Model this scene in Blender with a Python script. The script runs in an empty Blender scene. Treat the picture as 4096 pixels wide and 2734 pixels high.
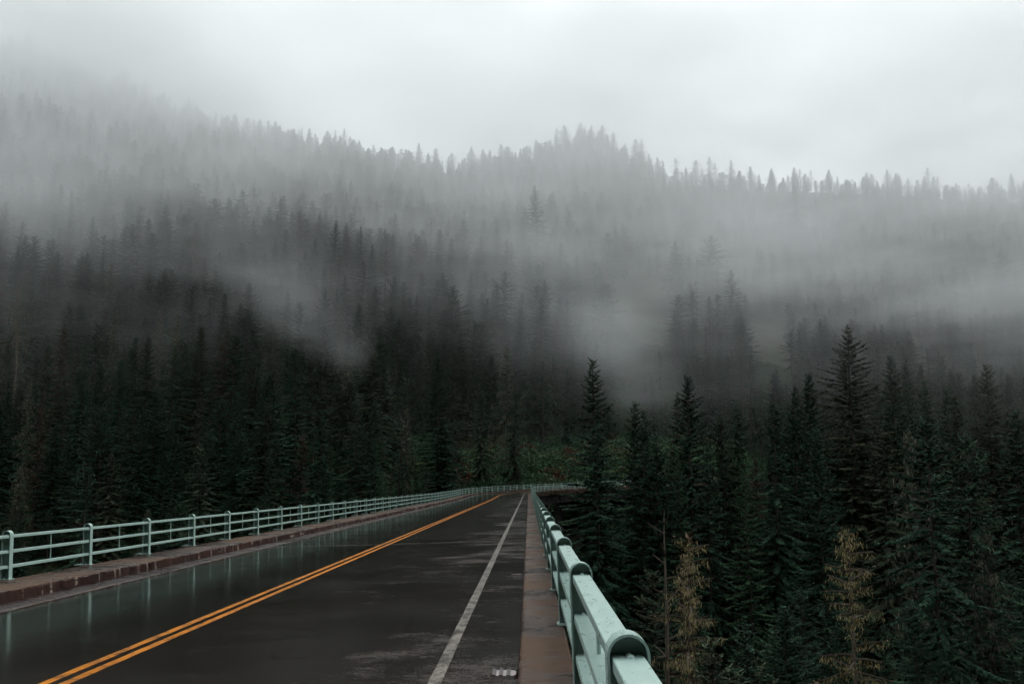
import bpy, math, random
import numpy as np
from mathutils import Vector, Matrix

R_ = math.radians
scene = bpy.context.scene
COL = scene.collection

# ------------------------------------------------------------------ camera
CAMZ = 1.63
YAW, PITCH = R_(0.964), R_(8.12)
FPX = 3982.0
cam_d = bpy.data.cameras.new('camera')
cam_d.sensor_width = 36.0
cam_d.lens = 36.0 * FPX / 4096.0
cam_d.clip_start, cam_d.clip_end = 0.1, 6000
cam = bpy.data.objects.new('camera', cam_d)
COL.objects.link(cam)
cam.location = (0, 0, CAMZ)
cam.rotation_euler = (R_(90) + PITCH, 0, YAW)
scene.camera = cam

# ------------------------------------------------------------------ sky and sun
SUN_EL, SUN_AZ = R_(48), R_(14)           # azimuth measured from +Y towards +X
world = bpy.data.worlds.new('World')
scene.world = world
world.use_nodes = True
wn, wl = world.node_tree.nodes, world.node_tree.links
sky = wn.new('ShaderNodeTexSky')
sky.sky_type = 'NISHITA'
sky.sun_disc = False
sky.sun_elevation = SUN_EL
sky.sun_rotation = SUN_AZ
sky.dust_density = 3.0
hs = wn.new('ShaderNodeHueSaturation')     # an overcast sky: nearly colourless
hs.inputs['Saturation'].default_value = 0.16
wl.new(sky.outputs[0], hs.inputs['Color'])
bg = wn['Background']
tint = wn.new('ShaderNodeMix')
tint.data_type = 'RGBA'
tint.blend_type = 'MULTIPLY'
tint.inputs[0].default_value = 1.0
tint.inputs[7].default_value = (0.965, 1.0, 1.015, 1)
wl.new(hs.outputs[0], tint.inputs[6])
wl.new(tint.outputs[2], bg.inputs['Color'])
bg.inputs['Strength'].default_value = 0.15

sun_d = bpy.data.lights.new('sun', 'SUN')
sun_d.energy = 0.5
sun_d.angle = R_(25)
sun_d.color = (1.0, 0.97, 0.93)
sun = bpy.data.objects.new('sun', sun_d)
COL.objects.link(sun)
sdir = Vector((math.sin(SUN_AZ) * math.cos(SUN_EL), math.cos(SUN_AZ) * math.cos(SUN_EL), math.sin(SUN_EL)))
sun.rotation_euler = (-sdir).to_track_quat('-Z', 'Y').to_euler()
sun.location = (0, 0, 500)

vs = scene.view_settings
vs.view_transform = 'Standard'
vs.look = 'None'
vs.exposure = 1.83
vs.gamma = 1.0
cy = scene.cycles
cy.max_bounces = 8
cy.diffuse_bounces = 2
cy.glossy_bounces = 3
cy.transmission_bounces = 2
cy.transparent_max_bounces = 4
cy.volume_bounces = 2
cy.volume_step_rate = 0.32
cy.volume_max_steps = 128
cy.use_denoising = True
cy.denoiser = 'OPENIMAGEDENOISE'
cy.sample_clamp_indirect = 4.0
cy.use_adaptive_sampling = True
cy.adaptive_threshold = 0.02

# ------------------------------------------------------------------ materials
def mat_new(name):
    m = bpy.data.materials.new(name)
    m.use_nodes = True
    return m, m.node_tree.nodes, m.node_tree.links, m.node_tree.nodes['Principled BSDF']

def ramp(N, L, src, stops):
    r = N.new('ShaderNodeValToRGB')
    el = r.color_ramp.elements
    while len(el) < len(stops):
        el.new(0.5)
    for e, (p, c) in zip(el, stops):
        e.position = p
        e.color = (c, c, c, 1) if isinstance(c, (int, float)) else (*c, 1)
    L.new(src, r.inputs[0])
    return r.outputs[0]

def noise(N, L, vec, scale, detail=3, rough=0.55, dims='3D'):
    n = N.new('ShaderNodeTexNoise')
    n.noise_dimensions = dims
    n.inputs['Scale'].default_value = scale
    n.inputs['Detail'].default_value = detail
    n.inputs['Roughness'].default_value = rough
    if vec is not None:
        L.new(vec, n.inputs['Vector'])
    return n.outputs[0]

def mapping(N, L, vec, scale=(1, 1, 1), loc=(0, 0, 0)):
    m = N.new('ShaderNodeMapping')
    m.inputs['Scale'].default_value = scale
    m.inputs['Location'].default_value = loc
    L.new(vec, m.inputs['Vector'])
    return m.outputs[0]

def mixc(N, L, fac, a, b, kind='MIX'):
    m = N.new('ShaderNodeMix')
    m.data_type = 'RGBA'
    m.blend_type = kind
    for sock, v in ((m.inputs[0], fac), (m.inputs[6], a), (m.inputs[7], b)):
        if isinstance(v, (int, float)):
            sock.default_value = v
        elif isinstance(v, tuple):
            sock.default_value = (*v, 1)
        else:
            L.new(v, sock)
    return m.outputs[2]

def mth(N, L, op, a, b=None, c=None, clamp=False):
    m = N.new('ShaderNodeMath')
    m.operation = op
    m.use_clamp = clamp
    for i, v in enumerate((a, b, c)):
        if v is None:
            continue
        if isinstance(v, (int, float)):
            m.inputs[i].default_value = v
        else:
            L.new(v, m.inputs[i])
    return m.outputs[0]

def maprange(N, L, v, a, b, c, d, smooth=False):
    m = N.new('ShaderNodeMapRange')
    if smooth:
        m.interpolation_type = 'SMOOTHSTEP'
    for i, x in zip((1, 2, 3, 4), (a, b, c, d)):
        m.inputs[i].default_value = x
    L.new(v, m.inputs[0])
    return m.outputs[0]

def objco(N):
    return N.new('ShaderNodeTexCoord').outputs['Object']

def geopos(N):
    return N.new('ShaderNodeNewGeometry').outputs['Position']

def bump(N, L, h, strength, dist, bsdf):
    b = N.new('ShaderNodeBump')
    b.inputs['Strength'].default_value = strength
    b.inputs['Distance'].default_value = dist
    L.new(h, b.inputs['Height'])
    L.new(b.outputs[0], bsdf.inputs['Normal'])

def asphalt_nodes(N, L):
    """colour, roughness and height of wet worn asphalt"""
    P = geopos(N)
    sx = N.new('ShaderNodeSeparateXYZ'); L.new(P, sx.inputs[0])
    grain = noise(N, L, P, 38, 6, 0.86)
    big = noise(N, L, mapping(N, L, P, (0.5, 0.22, 1)), 1.0, 4)
    col = mixc(N, L, ramp(N, L, big, [(0.3, 0.0), (0.7, 1.0)]), (0.0040, 0.0029, 0.0021), (0.0085, 0.0062, 0.0045))
    col = mixc(N, L, ramp(N, L, grain, [(0.50, 0.0), (0.70, 0.75)]), col, (0.020, 0.0165, 0.0135))
    mott = noise(N, L, mapping(N, L, P, (11, 6.5, 1)), 1.0, 6, .8)
    col = mixc(N, L, 1.0, col, ramp(N, L, mott, [(0.32, 0.45), (0.68, 1.9)]), 'MULTIPLY')
    # drier scuffed patches, mostly towards the right kerb
    pn = noise(N, L, mapping(N, L, P, (0.75, 1.0, 1), (3.1, 1.7, 0)), 1.0, 9, 0.78)
    fine = noise(N, L, mapping(N, L, P, (16, 30, 1)), 1.0, 4, 0.8)
    speck = noise(N, L, P, 60, 2, 0.8)
    right = maprange(N, L, sx.outputs[0], -4.5, -0.4, -0.13, 0.07, True)
    clump = noise(N, L, mapping(N, L, P, (0.25, 0.16, 1), (1, 4, 0)), 1.0, 2)
    right = mth(N, L, 'ADD', right, maprange(N, L, clump, .4, .6, -.10, .03, True))
    pm = mth(N, L, 'ADD', pn, right)
    pm = mth(N, L, 'ADD', pm, mth(N, L, 'MULTIPLY', mth(N, L, 'SUBTRACT', fine, 0.5), 0.42))
    pm = mth(N, L, 'ADD', pm, mth(N, L, 'MULTIPLY', mth(N, L, 'SUBTRACT', speck, 0.5), 0.55))
    dry = ramp(N, L, pm, [(0.57, 0.0), (0.78, 0.85)])
    col = mixc(N, L, dry, col, (0.074, 0.057, 0.043))
    film = noise(N, L, mapping(N, L, P, (0.35, 0.5, 1), (7, 2, 0)), 1.0, 5, .65)
    left = maprange(N, L, sx.outputs[0], -8.4, -3.2, 0.0, 1.0, True)
    rg = mth(N, L, 'ADD', maprange(N, L, film, 0.35, 0.65, 0.05, 0.12), mth(N, L, 'MULTIPLY', left, 0.09))
    rg = mth(N, L, 'ADD', rg, mth(N, L, 'MULTIPLY', dry, 0.5))
    ripple = noise(N, L, mapping(N, L, P, (11, 5, 1)), 1.0, 3, 0.6)
    hh = mth(N, L, 'ADD', mth(N, L, 'MULTIPLY', grain, 0.3), mth(N, L, 'MULTIPLY', ripple, 0.8))
    return col, rg, hh, dry

def m_asphalt():
    m, N, L, B = mat_new('wet_asphalt')
    col, rg, hh, dry = asphalt_nodes(N, L)
    L.new(col, B.inputs['Base Color'])
    L.new(rg, B.inputs['Roughness'])
    sx_ = N.new('ShaderNodeSeparateXYZ'); L.new(geopos(N), sx_.inputs[0])
    L.new(maprange(N, L, sx_.outputs[0], -8.0, -4.0, 0.22, 0.07, True), B.inputs['Specular IOR Level'])
    bump(N, L, hh, 0.15, 0.006, B)
    return m

def m_paint(name, c1, c2, wear_lo, wear_hi, keep):
    m, N, L, B = mat_new(name)
    col, rg, hh, dry = asphalt_nodes(N, L)
    P = geopos(N)
    w = noise(N, L, mapping(N, L, P, (7, 3.2, 1)), 1.0, 6, 0.75)
    t = noise(N, L, mapping(N, L, P, (40, 26, 1)), 1.0, 3, 0.7)
    wm = mth(N, L, 'ADD', w, mth(N, L, 'MULTIPLY', mth(N, L, 'SUBTRACT', t, 0.5), 0.6))
    wear = ramp(N, L, wm, [(wear_lo, 1.0), (wear_hi, 1.0 - keep)])
    pc = mixc(N, L, t, c1, c2)
    L.new(mixc(N, L, wear, pc, col), B.inputs['Base Color'])
    B.inputs['Roughness'].default_value = 0.45
    B.inputs['Specular IOR Level'].default_value = 0.06
    bump(N, L, hh, 0.2, 0.006, B)
    return m

def m_concrete(name, dark, light, wet_lo=0.42, wet_hi=0.6, rough_wet=0.22, cracks=False, red=(0.06, 0.026, 0.019), band=False):
    m, N, L, B = mat_new(name)
    P = geopos(N)
    wetn = noise(N, L, mapping(N, L, P, (0.9, 0.42, 1)), 1.0, 5, 0.62)
    streak = noise(N, L, mapping(N, L, P, (1.2, 7.0, 1)), 1.0, 4, 0.6)
    if band:                                   # rain lying in bands across the slabs
        wetn = noise(N, L, mapping(N, L, P, (0.35, 0.42, 1), (0, 1.3, 0)), 1.0, 6, 0.7)
        streak = noise(N, L, mapping(N, L, P, (1.4, 6.0, 1)), 1.0, 5, 0.75)
    wm = mth(N, L, 'ADD', wetn, mth(N, L, 'MULTIPLY', mth(N, L, 'SUBTRACT', streak, 0.5), 0.35))
    wet = ramp(N, L, wm, [(wet_lo, 0.0), (wet_hi, 1.0)])
    grain = noise(N, L, P, 70, 4, 0.85)
    blot = noise(N, L, P, 3.1, 5, 0.65)
    col = mixc(N, L, wet, light, dark)
    col = mixc(N, L, ramp(N, L, blot, [(0.45, 0.0), (0.75, 0.7)]), col, red)
    col = mixc(N, L, ramp(N, L, grain, [(0.3, 0.75), (0.75, 0.0)]), col, mixc(N, L, 1.0, col, (0.4, 0.36, 0.33), 'MULTIPLY'))
    if cracks:
        sp = N.new('ShaderNodeSeparateXYZ'); L.new(P, sp.inputs[0])
        yy = mth(N, L, 'ADD', sp.outputs[1], mth(N, L, 'MULTIPLY', mth(N, L, 'SUBTRACT', noise(N, L, P, 9, 2), 0.5), 0.06))
        cv = N.new('ShaderNodeCombineXYZ'); L.new(yy, cv.inputs[1])
        n1 = noise(N, L, cv.outputs[0], 0.9, 1, 0.3)
        ln = mth(N, L, 'ABSOLUTE', mth(N, L, 'SUBTRACT', n1, 0.5))
        lm = ramp(N, L, ln, [(0.004, 1.0), (0.012, 0.0)])
        dn = ramp(N, L, noise(N, L, mapping(N, L, P, (1, 2, 14)), 1.0, 2), [(0.4, 0.0), (0.62, 0.8)])
        lm = mth(N, L, 'MULTIPLY', lm, dn)
        col = mixc(N, L, lm, col, (0.32, 0.25, 0.20))
    L.new(col, B.inputs['Base Color'])
    L.new(maprange(N, L, wet, 0, 1, 0.75, rough_wet), B.inputs['Roughness'])
    L.new(maprange(N, L, wet, 0, 1, 0.08, 0.16), B.inputs['Specular IOR Level'])
    hh = mth(N, L, 'ADD', grain, mth(N, L, 'MULTIPLY', blot, 2.0))
    bump(N, L, hh, 0.35, 0.006, B)
    return m

def m_steel():
    m, N, L, B = mat_new('pale_green_paint')
    P = geopos(N)
    b = noise(N, L, P, 2.3, 4, 0.6)
    f = noise(N, L, mapping(N, L, P, (16, 5, 16)), 1.0, 5, 0.7)
    col = mixc(N, L, ramp(N, L, b, [(0.3, 0.0), (0.7, 1.0)]), (0.265, 0.375, 0.325), (0.320, 0.432, 0.378))
    col = mixc(N, L, ramp(N, L, f, [(0.24, 0.6), (0.36, 0.0)]), col, (0.13, 0.18, 0.14))
    # small chips down to red lead primer and rust
    ch = noise(N, L, mapping(N, L, P, (20, 9, 20), (5, 3, 1)), 1.0, 4, 0.62)
    col = mixc(N, L, ramp(N, L, ch, [(0.785, 0.0), (0.795, 1.0)]), col, (0.09, 0.035, 0.025))
    L.new(col, B.inputs['Base Color'])
    L.new(maprange(N, L, f, 0.3, 0.7, 0.22, 0.42), B.inputs['Roughness'])
    B.inputs['Specular IOR Level'].default_value = 0.45
    dr = N.new('ShaderNodeTexVoronoi')           # rain drops standing on the paint
    dr.inputs['Scale'].default_value = 55
    L.new(P, dr.inputs['Vector'])
    hh = mth(N, L, 'ADD', mth(N, L, 'MULTIPLY', ramp(N, L, dr.outputs['Distance'], [(0.0, 1.0), (0.35, 0.0)]), 0.5), b)
    bump(N, L, hh, 0.06, 0.003, B)
    return m

def m_bark(name, c1, c2):
    m, N, L, B = mat_new(name)
    oc = objco(N)
    n = noise(N, L, mapping(N, L, oc, (4, 4, 0.6)), 1.0, 4, 0.6)
    oi = N.new('ShaderNodeObjectInfo')
    col = mixc(N, L, n, c1, c2)
    L.new(col, B.inputs['Base Color'])
    B.inputs['Roughness'].default_value = 0.9
    B.inputs['Specular IOR Level'].default_value = 0.1
    return m

def m_foliage(name, ca, cb, cc=None):
    m, N, L, B = mat_new(name)
    oi = N.new('ShaderNodeObjectInfo')
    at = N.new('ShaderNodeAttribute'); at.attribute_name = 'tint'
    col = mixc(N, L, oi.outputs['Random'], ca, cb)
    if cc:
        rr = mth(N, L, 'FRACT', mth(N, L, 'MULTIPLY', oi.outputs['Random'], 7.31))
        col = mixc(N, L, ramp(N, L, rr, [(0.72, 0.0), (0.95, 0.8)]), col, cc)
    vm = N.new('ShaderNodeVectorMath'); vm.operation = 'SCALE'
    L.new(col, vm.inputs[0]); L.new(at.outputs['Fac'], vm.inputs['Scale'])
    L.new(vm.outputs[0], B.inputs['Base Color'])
    B.inputs['Roughness'].default_value = 0.75
    B.inputs['Specular IOR Level'].default_value = 0.05
    return m

M = {}
M['asphalt'] = m_asphalt()
M['yellow'] = m_paint('yellow_road_paint', (0.50, 0.165, 0.002), (0.38, 0.122, 0.002), 0.32, 0.54, 0.92)
M['white'] = m_paint('worn_white_road_paint', (0.26, 0.235, 0.195), (0.13, 0.118, 0.10), 0.41, 0.57, 0.93)
M['walk'] = m_concrete('red_brown_concrete', (0.026, 0.0135, 0.0095), (0.105, 0.066, 0.041), .44, .57, .26, red=(0.060, 0.032, 0.022), band=True)
M['kerb'] = m_concrete('wet_kerb_concrete', (0.022, 0.0100, 0.0076), (0.042, 0.020, 0.0145), cracks=True, rough_wet=0.3)
M['gutter'] = m_concrete('gutter_concrete', (0.012, 0.007, 0.0055), (0.024, 0.015, 0.011), 0.3, 0.55, 0.26)
M['rim'] = m_concrete('pale_joint_concrete', (0.07, 0.055, 0.045), (0.16, 0.13, 0.11))
M['joint'] = m_concrete('worn_joint_concrete', (0.13, 0.105, 0.085), (0.24, 0.20, 0.17))
M['fascia'] = m_concrete('stained_fascia_concrete', (0.035, 0.022, 0.018), (0.075, 0.046, 0.036), red=(0.07, 0.03, 0.02))
M['pier'] = m_concrete('grey_pier_concrete', (0.03, 0.029, 0.028), (0.06, 0.056, 0.052), red=(0.03, 0.028, 0.024))
M['steel'] = m_steel()
M['bark'] = m_bark('bark', (0.030, 0.026, 0.022), (0.065, 0.057, 0.048))
M['grey_bark'] = m_bark('weathered_bark', (0.050, 0.040, 0.031), (0.135, 0.110, 0.082))
M['needles'] = m_foliage('conifer_needles', (0.0205, 0.0490, 0.0285), (0.0350, 0.0690, 0.0375), (0.060, 0.062, 0.034))
M['needles_green'] = m_foliage('bright_conifer_needles', (0.026, 0.068, 0.036), (0.038, 0.080, 0.036))
M['needles_brown'] = m_foliage('dying_conifer_needles', (0.064, 0.042, 0.027), (0.082, 0.058, 0.036))
M['lichen'] = m_foliage('hanging_lichen', (0.25, 0.205, 0.098), (0.30, 0.245, 0.125))
M['lichen_grey'] = m_foliage('grey_hanging_lichen', (0.105, 0.105, 0.072), (0.130, 0.122, 0.082))
M['leaves'] = m_foliage('shrub_leaves', (0.040, 0.086, 0.044), (0.060, 0.096, 0.046), (0.066, 0.070, 0.030))
M['red_leaves'] = m_foliage('reddish_shrub_leaves', (0.070, 0.026, 0.015), (0.080, 0.034, 0.018))

# ------------------------------------------------------------------ helpers
def link(o, parent=None):
    COL.objects.link(o)
    if parent is not None:
        o.parent = parent
    return o

def tag(o, label=None, cat=None, group=None, kind=None):
    for k, v in (('label', label), ('category', cat), ('group', group), ('kind', kind)):
        if v:
            o[k] = v
    return o

def empty(name, loc=(0, 0, 0), rz=0.0):
    o = bpy.data.objects.new(name, None)
    o.empty_display_size = 0.3
    o.location = loc
    o.rotation_euler = (0, 0, rz)
    return link(o)

class MB:
    def __init__(s):
        s.v, s.f, s.mi = [], [], []
    def add(s, vs, fs, mi=0):
        n = len(s.v)
        s.v += [tuple(p) for p in vs]
        s.f += [tuple(n + i for i in f) for f in fs]
        s.mi += [mi] * len(fs)
    def box(s, a, b, mi=0):
        (x0, y0, z0), (x1, y1, z1) = a, b
        s.add([(x0, y0, z0), (x1, y0, z0), (x1, y1, z0), (x0, y1, z0), (x0, y0, z1), (x1, y0, z1), (x1, y1, z1), (x0, y1, z1)],
              [(3, 2, 1, 0), (4, 5, 6, 7), (0, 1, 5, 4), (1, 2, 6, 5), (2, 3, 7, 6), (3, 0, 4, 7)], mi)
    def prism(s, prof, y0, y1, mi=0):
        """closed profile in XZ (counter-clockwise seen from -Y) pushed from y0 to y1"""
        n = len(prof)
        s.add([(x, y0, z) for x, z in prof] + [(x, y1, z) for x, z in prof],
              [tuple(range(n)), tuple(range(2 * n - 1, n - 1, -1))] + [(i, n + i, n + (i + 1) % n, (i + 1) % n) for i in range(n)], mi)
    def dome(s, c, r, h, mi=0, seg=10, rings=4):
        vs = []
        for i in range(rings):
            a = i / rings * math.pi / 2
            for j in range(seg):
                t = 2 * math.pi * j / seg
                vs.append((c[0] + r * math.cos(a) * math.cos(t), c[1] + r * math.cos(a) * math.sin(t), c[2] + h * math.sin(a)))
        vs.append((c[0], c[1], c[2] + h))
        fs = []
        for i in range(rings - 1):
            for j in range(seg):
                fs.append((i * seg + j, i * seg + (j + 1) % seg, (i + 1) * seg + (j + 1) % seg, (i + 1) * seg + j))
        k = (rings - 1) * seg
        for j in range(seg):
            fs.append((k + j, k + (j + 1) % seg, rings * seg))
        s.add(vs, fs, mi)
    def cyl(s, c, r, z0, z1, seg=10, mi=0):
        vs = [(c[0] + r * math.cos(2 * math.pi * j / seg), c[1] + r * math.sin(2 * math.pi * j / seg), z) for z in (z0, z1) for j in range(seg)]
        fs = [(j, (j + 1) % seg, seg + (j + 1) % seg, seg + j) for j in range(seg)] + [tuple(range(seg, 2 * seg)), tuple(range(seg - 1, -1, -1))]
        s.add(vs, fs, mi)
    def mesh(s, name, mats, smooth=False):
        me = bpy.data.meshes.new(name)
        me.from_pydata(s.v, [], s.f)
        for m in mats:
            me.materials.append(m)
        if len(mats) > 1:
            me.polygons.foreach_set('material_index', s.mi)
        if smooth:
            me.polygons.foreach_set('use_smooth', [True] * len(s.f))
        me.update()
        return me
    def obj(s, name, mats, parent=None, smooth=False):
        if not isinstance(mats, (list, tuple)):
            mats = [mats]
        return link(bpy.data.objects.new(name, s.mesh(name, mats, smooth)), parent)

# pixel (4096 wide photo) and distance along the valley -> point
_cr = cam.rotation_euler.to_matrix()
def at(px, py, Y):
    d = _cr @ Vector(((px - 2048) / FPX, (1367 - py) / FPX, -1))
    k = Y / d.y
    return Vector((0, 0, CAMZ)) + d * k
_cri = _cr.transposed()
def px_of(p):
    q = _cri @ (Vector(p) - Vector((0, 0, CAMZ)))
    if q.z > -0.1:
        return None
    return 2048 + FPX * q.x / -q.z, 1367 - FPX * q.y / -q.z

# ------------------------------------------------------------------ bridge line
S0, RAD = 155.5, 127.0
S_BEG, S_END = -14.0, 154.0 + 126.3 * 1.12
def zbase(u, s):
    t = max(0.0, s - 110.0)
    zr = 7.5e-5 * t * t
    zl = -0.32 + 1.0e-4 * t * t
    return zr + (zl - zr) * (-u / 10.7)
def frame(s):
    if s <= S0:
        return (0.0, s), 0.0
    th = (s - S0) / RAD
    return (RAD - RAD * math.cos(th), S0 + RAD * math.sin(th)), th
def pos(s, u, dz=0.0):
    (x, y), th = frame(s)
    r = (math.cos(th), -math.sin(th))
    tilt = (zbase(0, s) - zbase(-10.7, s)) / 10.7
    uu = u - tilt * dz
    return (x + r[0] * uu, y + r[1] * uu, zbase(u, s) + dz)

def svals(a, b, near=0.5, far=2.0):
    out, s = [], a
    while s < b:
        out.append(s)
        s += near if s < 40 else far
    out.append(b)
    return out

def sweep(mb, prof, a, b, near=0.5, far=2.0, closed=False, mi=0, jit=None, close_ends=False):
    """prof: list of (u, dz) left to right, top faces up"""
    ss = svals(a, b, near, far)
    n = len(prof)
    vs = []
    for i, s in enumerate(ss):
        for j, (u, z) in enumerate(prof):
            du = dz = 0.0
            if jit and j in jit and 0 < i < len(ss) - 1:
                du, dz = random.gauss(0, jit[j]), random.gauss(0, jit[j])
            vs.append(pos(s, u + du, z + dz))
    fs = []
    m = n if closed else n - 1
    for i in range(len(ss) - 1):
        for j in range(m):
            k = (j + 1) % n
            fs.append((i * n + j, i * n + k, (i + 1) * n + k, (i + 1) * n + j))
    if close_ends:
        fs.append(tuple(range(n - 1, -1, -1)))
        e = (len(ss) - 1) * n
        fs.append(tuple(range(e, e + n)))
    mb.add(vs, fs, mi)

CR, CL = -0.10, -9.45          # right and left kerb faces
KH = 0.20
random.seed(4)

# road surface with its markings
mb = MB(); sweep(mb, [(-8.75, -KH), (-6.9, -KH + .01), (-5.0, -KH + .014), (-3.0, -KH + .012), (-1.4, -KH), (-0.30, -KH - .010), (-0.07, -KH - .022)], S_BEG, S_END)
road = mb.obj('road', M['asphalt']); tag(road, kind='structure')
random.seed(5)
mb = MB()
sweep(mb, [(-9.47, -KH - .004), (-8.72, -KH - .006)], S_BEG, S_END)
o = mb.obj('gutter', M['gutter'], road)
mb = MB(); sweep(mb, [(-8.765, -KH + .001), (-8.757, -KH + .007), (-8.735, -KH + .007), (-8.72, -KH + .001)], S_BEG, S_END, .12, 1.0, jit={1: .004, 2: .005})
o = mb.obj('pavement_seam', M['rim'], road)
def strip(u0, u1, a, b, z=.018):
    m_ = MB()
    sweep(m_, [(u0, -KH + z), (u1, -KH + z)], a, b, .25, 2.0, jit={0: .0012, 1: .0012})
    return m_
YC = -4.72
strip(YC - .17, YC - .055, S_BEG, 252).obj('centre_line', M['yellow'], road)
strip(YC + .055, YC + .17, S_BEG, 252).obj('centre_line', M['yellow'], road)
strip(-0.965, -0.835, S_BEG, 262, .004).obj('edge_line', M['white'], road)
for s in (33.2, 78.5, 123.0, 168.0):
    mb = MB()
    n = 60
    vs = []
    for i in range(n + 1):
        u = -9.4 + (9.25) * i / n
        w = .034 + random.uniform(0, .02)
        sk = random.gauss(0, .006)
        zt = -KH + .021
        vs += [pos(s - w + sk, u, zt), pos(s + w + sk, u, zt)]
    mb.add(vs, [(2 * i, 2 * i + 2, 2 * i + 3, 2 * i + 1) for i in range(n)])
    mb.obj('expansion_joint', M['joint'], road)

# sidewalks with their kerbs
random.seed(6)
mb = MB()
sweep(mb, [(-10.80, -.42), (-10.80, -.012), (-10.785, 0), (-9.49, .0), (-9.462, -.012), (-9.45, -.035), (-9.435, -KH - .03)],
      S_BEG, S_END, .12, 1.0, jit={3: .005, 4: .007, 5: .004})
lw = mb
me_faces = len(lw.f)
lwo = lw.obj('sidewalk', [M['walk'], M['kerb']])
npf = 6
lwo.data.polygons.foreach_set('material_index', [1 if (i % npf) >= 4 else 0 for i in range(len(lwo.data.polygons))])
tag(lwo, kind='structure')
mb = MB()
sweep(mb, [(-0.115, -KH - .04), (-0.10, -.05), (-0.088, -.015), (-0.065, -.002), (-.03, .0), (0.385, 0), (0.40, -.012), (0.40, -.42)],
      S_BEG, S_END, .12, 1.0, jit={1: .004, 2: .004, 3: .003})
rwo = mb.obj('sidewalk', [M['walk'], M['kerb']])
rwo.data.polygons.foreach_set('material_index', [1 if (i % 7) < 2 else 0 for i in range(len(rwo.data.polygons))])
tag(rwo, kind='structure')

# the bridge that carries them
br = empty('road_bridge', pos(0, -5, -2.0))
tag(br, 'curving road bridge with brown concrete edge on tall grey piers', 'bridge')
brm = Matrix.Translation(br.location).inverted()
def under(mbx, name, mat):
    o_ = mbx.obj(name, mat, br)
    o_.matrix_parent_inverse = brm
    return o_
mb = MB(); sweep(mb, [(-10.78, -.80), (-10.78, -.24), (0.38, -.24), (0.38, -.80)], S_BEG, S_END, 2, 2, closed=True, close_ends=True); under(mb, 'deck_slab', M['fascia'])
for u in (-9.6, -6.6, -3.8, -1.0):
    mb = MB(); sweep(mb, [(u - .22, -2.5), (u - .22, -.805), (u + .22, -.805), (u + .22, -2.5)], S_BEG, S_END, 2, 2, closed=True, close_ends=True); under(mb, 'girder', M['pier'])

# ------------------------------------------------------------------ terrain
_tr = np.random.RandomState(3)
_ks = [(_tr.uniform(.012, .05), _tr.uniform(0, 6.28), _tr.uniform(0, 6.28)) for _ in range(9)]
def und(x, y):
    z = 0.0
    for k, a, p in _ks:
        z = z + .12 / k * np.sin(k * (x * math.cos(a) + y * math.sin(a)) + p)
    return z * .35
def sstep(t):
    t = np.clip(t, 0, 1)
    return t * t * (3 - 2 * t)
YR = 660.0
def terrain(x, y):
    x = np.asarray(x, float); y = np.asarray(y, float)
    toe = np.where(x > 0, 238 + .52 * x, 238 + .30 * x)
    toe = np.clip(toe, 150, 330)
    b = x / np.maximum(y, 80.0)
    ang = np.interp(b, [-.75, -.52, -.38, -.28, -.17, -.05, .03, .065, .105, .14, .27, .47, .8],
                    [.52, .440, .393, .357, .340, .333, .345, .352, .325, .312, .309, .290, .275])
    yr = YR
    zr = ang * yr
    t = y - toe
    T = yr - toe
    k = (zr + 5 - .30 * T) / (T * T)
    tc = np.clip(t, 0, T)
    hill = -5 + .30 * tc + k * tc * tc - .35 * np.clip(t - T, 0, None)
    hill = hill + und(x, y) * sstep(t / 120)
    gorge = -5 - 40 * sstep(-t / 95.0)
    near = -45 + 42 * sstep((10 - y) / 75.0) + np.clip(-48 - y, 0, 160) * 1.1  # rise behind the camera is unseen, steepened to block sky light
    g = np.maximum(gorge, near)
    return np.where(t > 0, hill, g + und(x, y) * .25 * sstep(-t / 60))

xs = np.concatenate([np.arange(-620, -200, 14), np.arange(-200, 200, 7), np.arange(200, 621, 14)])
ys = np.concatenate([np.arange(-324, 120, 12), np.arange(120, 420, 7), np.arange(420, 980, 14)])
X, Y = np.meshgrid(xs, ys)
Z = terrain(X, Y)
nx, ny = len(xs), len(ys)
vs = np.stack([X.ravel(), Y.ravel(), Z.ravel()], 1)
ii = (np.arange(ny - 1)[:, None] * nx + np.arange(nx - 1)[None, :]).ravel()
fs = np.stack([ii, ii + 1, ii + nx + 1, ii + nx], 1)
me = bpy.data.meshes.new('hillside')
me.from_pydata(vs.tolist(), [], fs.tolist())
me.polygons.foreach_set('use_smooth', [True] * len(me.polygons))
m, N, L, B = mat_new('forest_floor')
P = geopos(N)
n1 = noise(N, L, P, .05, 6, .6)
n2 = noise(N, L, P, .8, 5, .7)
c = mixc(N, L, ramp(N, L, n2, [(.3, 0.), (.7, 1.)]), (.014, .014, .010), (.035, .034, .022))
c = mixc(N, L, ramp(N, L, n1, [(.48, 0.), (.62, .8)]), c, (.035, .055, .024))
L.new(c, B.inputs['Base Color']); B.inputs['Roughness'].default_value = .95
B.inputs['Specular IOR Level'].default_value = .1
me.materials.append(m)
hill_o = link(bpy.data.objects.new('hillside', me)); tag(hill_o, kind='structure')

# far valley floor out to the horizon
mb = MB(); mb.box((-3000, -3000, -62), (3000, 3000, -60)); gnd = mb.obj('ground', m); tag(gnd, kind='structure')

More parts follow.
